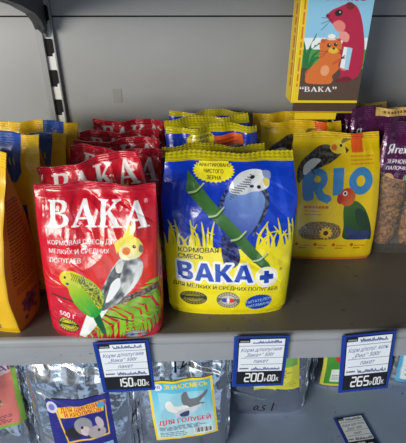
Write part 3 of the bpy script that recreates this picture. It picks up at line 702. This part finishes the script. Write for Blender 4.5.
# seed stick packs
M_SEED = plain('seed_crust', (168, 120, 72), .75, bsc=260, bst=1., var=(52, 28, 18), vscale=190, bdist=.003)
def make_pack():
    P = Pouch(.100, .186, .034, side=.35, lean=.008, seed=10, amp=.0014, freq=30, fold=.002)
    e = make_bag('seed_stick_pack', P, art_purple(150, 250), rgb(74, 26, 66), M_CLEAR, .013, seal_purple, lean=.3)
    # film sides and back below the header are clear as well
    me = e.children[0].data if e.children[0].name.startswith('pouch') else e.children[1].data
    n = len(me.vertices); co = np.zeros(n*3, np.float32); me.vertices.foreach_get('co', co); co = co.reshape(-1, 3)
    at = me.color_attributes['print']; c = np.zeros(n*4, np.float32); at.data.foreach_get('color', c); c = c.reshape(-1, 4)
    k = np.arange(n) >= 150*250; low = k & (co[:, 2] < .186*.66); c[low] = (.8, .78, .75, .07); at.data.foreach_set('color', c.ravel())
    for sx in (-.022, .022):
        V, F = [], []; N, K = 40, 20
        for i in range(N):
            z = .010+.122*i/(N-1); r0 = .0165*min(1, .55+1.6*math.sin(math.pi*min(max(i/(N-1), .04), .96)))*.72
            for j in range(K):
                a = 2*math.pi*j/K; r = r0*(1+.28*float(gnoise(a*3.2+sx*100, z*330, 2)))
                V.append((sx+r*1.6*math.cos(a), .002+r*.8*math.sin(a), z))
        for i in range(N-1):
            for j in range(K): F.append((i*K+j, i*K+(j+1) % K, (i+1)*K+(j+1) % K, (i+1)*K+j))
        F += [tuple(range(K))[::-1], tuple((N-1)*K+j for j in range(K))]
        MB().add(V, F).build('seed_stick', M_SEED, e, smooth=True)
    return e
p1 = make_pack(); G = 'purple packs of seed sticks'
place(p1, .3245, .189, 0, -3, cat='pack', label='purple headed clear pack of seed sticks, frontmost at the right edge of the frame', group=G)
for x, y, rz, l in ((.295, .243, -1, 'purple seed stick pack second from the front, beside the lettered yellow bag'),
                    (.398, .234, 1, 'purple seed stick pack behind the frontmost one, at the right edge of the frame'),
                    (.300, .284, 1, 'purple seed stick pack in the third rank from the front'),
                    (.290, .325, 1, 'purple seed stick pack nearest the grey back panel, left of its twin'),
                    (.394, .300, -1, 'purple seed stick pack nearest the grey back panel, far right')):
    place(copy_tree(p1), x, y, 0, rz, cat='pack', label=l, group=G, s=(1, 1, 1.05 if y < .26 else 1))

# ------------------------------------------------------------------ the hamster box
def art_box(w, h):
    cv = Cv(w, h, rgb(140, 196, 226), (-72, 111, 327, 306, 88, 262))
    cv.poly([(60, 112), (340, 112), (340, 150), (60, 150)], rgb(226, 236, 240)); cv.poly([(60, 146), (340, 146), (340, 215), (60, 215)], rgb(72, 150, 70))
    cv.poly([(60, 206), (110, 200), (160, 206), (230, 204), (340, 206), (340, 330), (60, 330)], rgb(84, 62, 48))
    Gd = rgb(30, 110, 50)
    for p in ([(105, 202), (112, 160), (138, 100)], [(110, 202), (118, 150), (160, 122)], [(104, 200), (104, 150), (96, 112)], [(120, 202), (130, 165), (150, 150)], [(112, 204), (138, 172), (160, 176)]): cv.stroke(p, 13, Gd, 2)
    for x, y in ((140, 122), (128, 132)): cv.ell(x, y, 5, 12, rgb(236, 240, 240), 15)
    Mg = rgb(178, 24, 66)
    cv.poly([(168, 52), (180, 36), (204, 26), (232, 16), (256, 22), (272, 50), (282, 100), (284, 150), (276, 200), (262, 228), (240, 240), (206, 238), (214, 222), (206, 190), (206, 150), (220, 118), (212, 92), (186, 74)], Mg, smooth=True)
    cv.poly([(186, 72), (206, 62), (224, 74), (220, 92), (200, 92)], rgb(226, 130, 120), smooth=True); cv.poly([(206, 98), (224, 94), (238, 106), (232, 124), (212, 118)], rgb(232, 150, 140), smooth=True)
    cv.ell(238, 23, 13, 10, rgb(120, 34, 40), 20); cv.ell(203, 42, 12, 9, rgb(30, 20, 26), -10); cv.ell(169, 50, 5, 5, rgb(90, 20, 30)); cv.ell(207, 40, 2.5, 2, WHITE)
    for a in (-4, 6, 16): cv.stroke([(182, 60), (166, 60+a), (150, 62+a*1.8)], 1.2, rgb(50, 30, 30))
    cv.poly([(198, 240), (228, 228), (246, 236), (240, 244), (206, 246)], rgb(110, 26, 36), smooth=True)
    cv.poly([(214, 190), (226, 176), (238, 196), (226, 210), (212, 204)], rgb(222, 120, 120), smooth=True)
    Or = rgb(214, 110, 40)
    cv.stroke([(118, 235), (108, 222), (116, 206)], 3, Or, 2); cv.stroke([(268, 205), (288, 180), (286, 160)], 3, rgb(110, 50, 30), 2)
    cv.poly([(152, 150), (146, 178), (120, 204), (108, 232), (116, 250), (176, 252), (190, 240), (188, 226), (206, 206), (206, 190), (212, 160)], Or, smooth=True)
    cv.poly([(148, 140), (152, 122), (170, 114), (196, 112), (212, 122), (216, 142), (204, 158), (180, 162), (158, 158)], Or, smooth=True)
    cv.ell(158, 121, 7, 6, rgb(190, 84, 40)); cv.ell(207, 118, 6, 5, rgb(190, 84, 40)); cv.ell(184, 108, 12, 7, rgb(240, 240, 240)); cv.ell(184, 116, 14, 3, rgb(220, 220, 224))
    cv.ell(176, 134, 5.5, 5.5, rgb(30, 24, 24)); cv.ell(197, 131, 5.5, 5.5, rgb(30, 24, 24)); cv.ell(178, 132, 1.8, 1.8, WHITE); cv.ell(199, 129, 1.8, 1.8, WHITE)
    cv.ell(190, 149, 15, 9, rgb(226, 186, 50)); cv.ell(191, 143, 4, 3, rgb(40, 26, 26))
    for a in (0, 7, 14): cv.stroke([(174, 150), (158, 152+a), (140, 148+a*1.7)], 1.2, rgb(110, 60, 30)); cv.stroke([(206, 146), (218, 148+a*.6), (226, 146+a)], 1.2, rgb(110, 60, 30))
    cv.ell(166, 210, 13, 17, rgb(232, 160, 110), 15)
    cv.poly([(222, 138), (248, 142), (236, 208), (211, 200)], rgb(232, 240, 244)); cv.poly([(232, 140), (248, 142), (236, 208), (224, 204)], rgb(160, 206, 228))
    cv.stroke([(188, 190), (204, 180), (216, 172)], 9, rgb(196, 92, 36), 6)
    for d in (-5, 0, 5): cv.stroke([(214, 172), (226, 168+d)], 3, rgb(70, 30, 26), 1.5, smooth=False)
    cv.text('“', 93, 283, 24, WHITE, .02); cv.serif('ВАКА', 106, 277, 16, 80, WHITE); cv.text('”', 190, 283, 24, WHITE, .02)
    cv.text('ДЛЯ', 205, -20, 20, Mg, .03, 1, 'c'); cv.text('ХОМЯКОВ', 212, 8, 21, rgb(150, 20, 50), .045, 1, 'c', fit=150)
    yl = cv.mask([[(100, -50), (110.5, -50), (110.5, 330), (60, 330)]])
    return cv
BX = empty('hamster_food_box', (.1525, .258, .216)); tag(BX, 'tall yellow carton picturing two hamsters, standing over the right-hand bags', 'box')
bw, bd, bh = .099, .045, .172
cvb = art_box(200, 260)
Yb = rgb(232, 200, 20)
def quadgrid(p00, p10, p11, p01, cv):     # p00 top left, p10 top right, p11 bottom right, p01 bottom left
    a, b, c, d = (np.array(p, float) for p in (p00, p10, p11, p01))
    U = np.linspace(0, 1, cv.w)[None, :, None]; V = np.linspace(0, 1, cv.h)[:, None, None]
    return ((a*(1-U)+b*U)*(1-V)+(d*(1-U)+c*U)*V, cv.img)
def text_strip(w, h, seed):
    c = Cv(w, h, Yb, (0, 0, 20, 200, 0, 20)); c.lines(20, 176, 6, 14, 1, 5, rgb(208, 90, 30), seed, vert=True, rag=0); 
    c.poly([(0, 0), (1.4, 0), (1.4, 200), (0, 200)], rgb(244, 236, 160)); return c
MB().box(0, bw, 0, bd, 0, bh).build('carton', plain('yellow_card', (232, 200, 20), .5), BX, bevel=.0006, seg=1)
e_ = .0006
o = link('front_print', grid_mesh('front_print', [quadgrid((.010, -e_, bh-.001), (bw-.0005, -e_, bh-.001), (bw-.0005, -e_, .004), (.010, -e_, .004), cvb),
      quadgrid((.0005, -e_, bh-.001), (.010, -e_, bh-.001), (.010, -e_, .004), (.0005, -e_, .004), text_strip(20, 200, 3))]), M_CARD, BX)
c2 = text_strip(30, 200, 6)
o = link('side_print', grid_mesh('side_print', [quadgrid((-e_, bd, bh-.001), (-e_, .0005, bh-.001), (-e_, .0005, .002), (-e_, bd, .002), c2)]), M_CARD, BX)
BR = plain('brown_card_inside', (70, 48, 36), .7); YC = plain('yellow_card_flap', (226, 196, 24), .5)
# open bottom flaps: a dark inner flap hanging at the front, a yellow tuck flap under it
MB().prism([(.0005, -.0005), (.0025, -.0005), (.0015, -.012), (-.0005, -.012)], 'x', .004, bw-.001).build('inner_flap', BR, BX)
MB().prism([(-.0005, -.012), (.0015, -.012), (.006, -.0155), (.004, -.0155)], 'x', .001, bw-.003).build('flap_edge', YC, BX)
MB().prism([(.006, -.0005), (.008, -.0005), (.0125, -.027), (.0105, -.027)], 'x', .010, bw*.74).build('tuck_flap', YC, BX)
BX.rotation_euler = (0, 0, math.radians(-3))

# ------------------------------------------------------------------ price tags
SEG = {'0': 'abcdef', '1': 'bc', '2': 'abged', '5': 'afgcd', '6': 'afgecd', '3': 'abgcd'}
def segd(cv, ch, x, y, w, h, th, col):
    P = {'a': [(x, y), (x+w, y)], 'g': [(x, y+h/2), (x+w, y+h/2)], 'd': [(x, y+h), (x+w, y+h)], 'f': [(x, y), (x, y+h/2)], 'b': [(x+w, y), (x+w, y+h/2)], 'e': [(x, y+h/2), (x, y+h)], 'c': [(x+w, y+h/2), (x+w, y+h)]}
    for k in SEG[ch]:
        (a, b), (c, d) = P[k]; sh = lambda yy: (y+h-yy)*.06
        cv.stroke([(a+sh(b), b), (c+sh(d), d)], th, col, smooth=False)
def art_tag(price, w=170, h=215):
    cv = Cv(w, h, rgb(224, 230, 238), (0, 0, 100, 110, 0, 100)); K = rgb(14, 15, 20); Ink = rgb(62, 72, 128)
    cv.poly([(0, 78), (100, 78), (100, 110), (0, 110)], K); cv.poly([(0, 0), (24, 0), (24, 8), (0, 8)], K); cv.lines(3, 22, 2, 5, 1, 3, rgb(200, 205, 210), 1, rag=0)
    for y in (15, 44, 60): cv.poly([(0 if y == 15 else 6, y), (100, y), (100, y+1.1), (0 if y == 15 else 6, y+1.1)], rgb(90, 96, 108))
    def script(x0, x1, y, hgt, seed):
        r = random.Random(seed); x = x0; p = []
        while x < x1: p.append((x, y-r.uniform(.2, 1)*hgt)); x += r.uniform(1.2, 2.6); p.append((x, y)); x += r.uniform(.8, 1.8)
        if len(p) > 2: cv.stroke(p, 1.5, Ink)
    script(30, 92, 10, 8, price)
    top, q = {150: ('Корм д/попугаев', '„Вака” 500г'), 200: ('Корм д/попугаев', '„Вака+” 500г'), 265: ('Корм д/попуг. волн.', '„Рио” 500г')}.get(price, ('Корм для птиц', '„Вака” 400г'))
    cv.text(top, 5, 30, 8.5, Ink, .0, -2, shear=.35, fit=90); cv.text(q, 14, 42, 8.5, Ink, .0, -2, shear=.35, fit=66)
    cv.text('пакет', 34, 57, 9, Ink, 0, -1, shear=.35); cv.lines(4, 24, 68, 70, 1, 3.4, K, 2, rag=0); script(30, 96, 75, 9, price+1)
    Wt = rgb(236, 238, 240); x, dw, dp = (25, 8.5, 13) if price == 150 else (17, 10.5, 15)
    for ch in str(price): segd(cv, ch, x, 84, dw, 20, 3.2, Wt); x += dp
    cv.text('Р', x, 105, 9, Wt, .02, fit=5.5); x += 8
    for ch in '00': segd(cv, ch, x, 89, 6, 15, 2.4, Wt); x += 9.5
    cv.text('К', x, 104.5, 10, Wt, .02, fit=6)
    return cv
def make_tag(price, W=.0655, H=.0845):
    e = empty('price_tag')
    b = .0065
    MB().box(-W/2, W/2, -.002, 0, -H, 0).build('holder', M_BLUE, e, bevel=.0007)
    x0, x1, z0, z1 = -W/2+b*.95, W/2-b*.75, -H+b, -b*.55
    link('price_card', grid_mesh('price_card', [quadgrid((x0, -.0026, z1), (x1, -.0026, z1), (x1, -.0026, z0), (x0, -.0026, z0), art_tag(price))]), M_CARD, e)
    m = MB().box(x0-.0012, x1+.0012, -.0024, -.0016, z0-.0012, z1+.0012).build('card_border', M_DARK, e)
    MB().box(-W*.3, W*.3, 0, .003, -.036, -.004).build('clip', M_BLUE, e)
    return e
def put_tag(price, x, z, ry, rx, lab, W=.0655, H=.0845):
    t = make_tag(price, W, H); t.location = (x, -.0032, z); t.rotation_euler = (math.radians(rx), math.radians(ry), 0)
    return tag(t, lab, 'price tag', 'blue price tags on the shelf lip')
put_tag(150, -.0845, -.0008, -2.2, 0, 'blue framed price tag reading 150, clipped under the red bag')
put_tag(200, .0815, .002, 0, 0, 'blue framed price tag reading 200, clipped under the blue bag')
put_tag(265, .2095, .0024, -6, 0, 'blue framed price tag reading 265, clipped right of the others', .0645, .099)
t4 = make_tag(120, .062, .080); t4.location = (.307, .165, -.3792); t4.rotation_euler = (math.radians(-90), 0, math.radians(7))
for c in list(t4.children):
    if c.name.startswith('clip'): bpy.data.objects.remove(c)
t4.location.z = -.3797
tag(t4, 'small blue price tag lying flat on the lower shelf', 'price tag')

# ------------------------------------------------------------------ lower shelf: foil pouches and packs
ZB = -.38
FO = rgb(224, 226, 228)
def foil_cv(w=110, h=150, marks=None):
    cv = Cv(w, h, FO, (0, 0, 100, 140, 0, 100))
    if marks: marks(cv)
    return cv
def foil(x, y, W, H, T, seed, lab, cv=None, mat=None, rz=0, lean=.02, base=None, amp=.007, freq=8, name='foil_pouch', cat='pouch', group=None):
    P = Pouch(W, H, T, side=.25, lean=lean, seed=seed, amp=amp, freq=freq, fold=.006, crease=.003)
    e = empty(name); cv = cv or foil_cv()
    link('pouch', P.mesh('pouch', cv, base if base is not None else FO), mat or M_FOIL, e)
    if mat is None: link('top_seal', P.seal_mesh('top_seal', .012, const(FO), lean=.2), M_FOIL, e)
    if mat is None:
        for sg in (-1, 1):                     # flat welded fins down both sides
            v = np.linspace(.985, .004, 70)[:, None]; q = np.linspace(0, 1, 8)[None, :]
            X = sg*(P.hw(v)-.0015+q*.008)+0*v; Y = P.mid(sg*np.ones_like(v+q), v+0*q)+.0035*q*np.sin(v*23+seed+sg)+.002*gnoise(v*14, q*2, seed)
            Z = P.H*v+0*q; A = np.stack([X, Y-.0004, Z], -1); B = np.stack([X, Y+.0004, Z], -1)
            link('side_seal', grid_mesh('side_seal', [(A, FO), (B, FO)]), M_FOIL, e)
    place(e, x, y, ZB, rz, label=lab, cat=cat, group=group); return e, P
def lab_rodent():
    cv = Cv(150, 150, rgb(38, 40, 128), (0, 0, 100, 100, 0, 100)); Yl = rgb(240, 196, 60)
    cv.stroke([(14, 14), (92, 8), (90, 60), (24, 66), (14, 16)], 3, Yl, smooth=False); cv.poly([(16, 14), (90, 8), (88, 22), (18, 28)], Yl)
    cv.ell(8, 12, 9, 9, rgb(206, 206, 226)); cv.ell(8, 12, 5, 5, rgb(120, 120, 190))
    cv.text('ДЛЯ ШИНШИЛЛ', 22, 19, 6.5, rgb(196, 40, 40), .03, -4); cv.text('И КРОЛИКОВ', 27, 26, 6.5, rgb(196, 40, 40), .03, -4); cv.ell(85, 13, 6, 4, rgb(80, 170, 210))
    cv.ell(36, 52, 15, 9, rgb(40, 38, 44)); cv.ell(52, 42, 14, 14, rgb(150, 148, 156)); cv.ell(54, 50, 7, 7, rgb(206, 190, 190)); cv.ell(72, 54, 14, 9, rgb(170, 160, 166)); cv.ell(78, 40, 6, 10, rgb(190, 176, 180), -15); cv.ell(50, 44, 2, 2, rgb(20, 20, 24)); cv.ell(75, 52, 2, 2, rgb(20, 20, 24))
    cv.poly([(12, 72), (94, 72), (96, 100), (12, 100)], rgb(140, 184, 220)); cv.lines(16, 90, 76, 96, 4, 2, rgb(60, 70, 120), 4)
    return cv
def lab_pigeon():
    cv = Cv(150, 160, rgb(240, 212, 40), (0, 0, 100, 110, 0, 100))
    cv.poly([(4, 4), (96, 4), (96, 106), (4, 106)], cv.ramp((50, 0), (50, 100), rgb(70, 176, 216), rgb(196, 222, 230)))
    cv.ell(14, 12, 8, 7, rgb(230, 230, 240)); cv.text('НД', 14, 14, 5, rgb(60, 60, 140), .02, 0, 'c')
    cv.text('ЗЕРНОСМЕСЬ', 25, 15, 8, rgb(240, 214, 60), .04, fit=66)
    cv.poly([(14, 22), (84, 22), (84, 66), (14, 66)], rgb(150, 206, 224))
    cv.poly([(50, 26), (58, 22), (62, 34), (78, 30), (90, 22), (88, 30), (76, 40), (84, 44), (62, 50), (50, 42)], rgb(112, 114, 118), smooth=True)
    cv.poly([(24, 38), (32, 34), (38, 44), (56, 46), (60, 56), (40, 58), (26, 50)], rgb(232, 232, 226), smooth=True)
    cv.poly([(36, 62), (42, 54), (60, 50), (80, 44), (66, 58), (50, 66)], rgb(200, 206, 216), smooth=True); cv.poly([(44, 60), (58, 56), (56, 66), (46, 66)], rgb(60, 66, 110), smooth=True)
    cv.text('ДЛЯ ГОЛУБЕЙ', 50, 77, 8.5, rgb(206, 50, 50), .035, 0, 'c')
    cv.lines(8, 92, 81, 90, 4, 1.3, rgb(70, 90, 110), 2); cv.lines(8, 56, 92, 103, 3, 1.6, rgb(70, 80, 96), 5)
    cv.poly([(62, 91), (92, 91), (92, 104), (62, 104)], rgb(236, 240, 240))
    for k in range(13): cv.poly([(64+k*2.1, 92), (64.6+k*2.1+(k % 3)*.5, 92), (64.6+k*2.1+(k % 3)*.5, 102), (64+k*2.1, 102)], rgb(30, 30, 36))
    return cv
def lab_rabbit():
    cv = Cv(120, 150, rgb(126, 172, 60), (0, 0, 100, 130, 0, 100)); cv.poly([(0, 0), (93, 0), (92, 124), (0, 124)], rgb(214, 120, 112))
    cv.poly([(0, 4), (92, 4), (92, 26), (0, 26)], rgb(226, 196, 196)); cv.text('КРОЛИКАМ', 50, 21, 14, rgb(92, 60, 130), .02, 0, 'c')
    cv.poly([(22, 66), (34, 50), (54, 44), (66, 58), (72, 78), (56, 88), (34, 86)], cv.mixn(rgb(110, 80, 60), rgb(200, 180, 150), .12, 3), smooth=True); cv.ell(62, 46, 5, 12, rgb(140, 104, 80), 20); cv.ell(52, 62, 2, 2, rgb(20, 14, 14))
    cv.ell(48, 96, 5, 4, rgb(206, 40, 40)); cv.lines(8, 86, 102, 120, 5, 1.8, rgb(110, 50, 56), 3); return cv
def lab_yellow():
    cv = Cv(110, 120, rgb(206, 206, 70), (0, 0, 100, 110, 0, 100)); cv.poly([(5, 5), (95, 5), (95, 60), (5, 60)], rgb(120, 170, 80)); cv.lines(10, 90, 64, 82, 4, 2.4, rgb(120, 120, 50), 2)
    cv.ell(45, 34, 20, 14, rgb(196, 190, 170)); cv.poly([(2, 84), (26, 84), (26, 106), (2, 106)], rgb(226, 230, 226)); cv.lines(34, 92, 90, 104, 3, 1.6, rgb(150, 150, 60), 7); return cv
def lab_green():
    cv = Cv(130, 140, rgb(216, 206, 80), (0, 0, 100, 110, 0, 100)); cv.poly([(6, 5), (100, 5), (100, 104), (6, 104)], rgb(70, 146, 52))
    cv.poly([(6, 5), (100, 5), (100, 30), (6, 30)], rgb(110, 170, 70))
    cv.poly([(18, 30), (34, 22), (60, 26), (76, 34), (72, 48), (48, 52), (26, 48)], rgb(186, 70, 36), smooth=True); cv.ell(74, 28, 9, 8, rgb(196, 60, 40)); cv.stroke([(40, 50), (40, 58)], 2, rgb(120, 80, 40), smooth=False); cv.stroke([(54, 50), (54, 58)], 2, rgb(120, 80, 40), smooth=False)
    cv.poly([(16, 66), (48, 66), (48, 98), (16, 98)], rgb(222, 228, 226)); cv.lines(18, 46, 78, 94, 4, 1.6, rgb(90, 100, 100), 3); cv.lines(54, 96, 66, 98, 5, 2, rgb(206, 216, 160), 5); return cv
def lab_blue():
    cv = Cv(60, 80, rgb(80, 160, 206), (0, 0, 100, 130, 0, 100)); cv.poly([(6, 60), (94, 60), (94, 120), (6, 120)], rgb(216, 224, 226)); cv.lines(12, 88, 66, 114, 5, 3, rgb(80, 100, 130), 3); cv.ell(50, 34, 28, 18, rgb(230, 200, 90)); return cv

G2 = 'silver foil feed pouches'
INK = rgb(36, 36, 44)
def mk_pigeon(cv): cv.text('12 м', 42, 28, 13, INK, .02, -18, shear=.3)
def mk_third(cv): cv.text('0,5', 38, 130, 9, INK, .01, 0, shear=.3); cv.stroke([(62, 118), (60, 131)], 1.5, INK, smooth=False)
def pl(e, P, cv, name, *a): return link(name, P.label_mesh(name, cv, *a), M_LABEL, e)
e, P = foil(-.352, .118, .122, .235, .045, 3, 'clear wrapped pack with a pink rabbit label, leftmost on the lower shelf', rz=4, group=G2)
pl(e, P, lab_rabbit(), 'label', .16, .64, .098, .128, 2)
e, P = foil(-.190, .112, .164, .240, .055, 5, 'silver foil pouch with a dark blue rodent label, on the lower shelf at left', rz=2, group=G2)
pl(e, P, lab_rodent(), 'label', 0.02, .38, .104, .135, 3)
e, P = foil(-.268, .196, .130, .235, .05, 8, 'plain silver foil pouch wedged behind the rabbit and rodent pouches', rz=-6, group=G2)
e, P = foil(-.018, .116, .152, .250, .05, 12, 'silver foil pouch with a pigeon picture label, marked in black pen above it', cv=foil_cv(150, 210, mk_pigeon), rz=2, group=G2)
pl(e, P, lab_pigeon(), 'label', .0, .49, .108, .125, 5)
e, P = foil(-.098, .195, .130, .235, .05, 15, 'plain dull foil pouch standing behind between the rodent and pigeon pouches', rz=5, group=G2)
e, P = foil(.138, .198, .165, .235, .05, 17, 'silver foil pouch with a yellow label, right of the pigeon pouch', cv=foil_cv(150, 210, mk_third), rz=-2, group=G2)
pl(e, P, lab_yellow(), 'label', .22, .56, .088, .115, 4)
e, P = foil(.335, .252, .150, .235, .045, 19, 'foil backed pack with a green label picturing a red hen', rz=-2, group=G2)
pl(e, P, lab_green(), 'label', -.11, .30, .115, .12, 0)
e, P = foil(.50, .256, .150, .235, .045, 21, 'foil pack with a light blue label at the right edge of the lower shelf', rz=-2, group=G2)
pl(e, P, lab_blue(), 'label', 0., .36, .132, .15, 0)
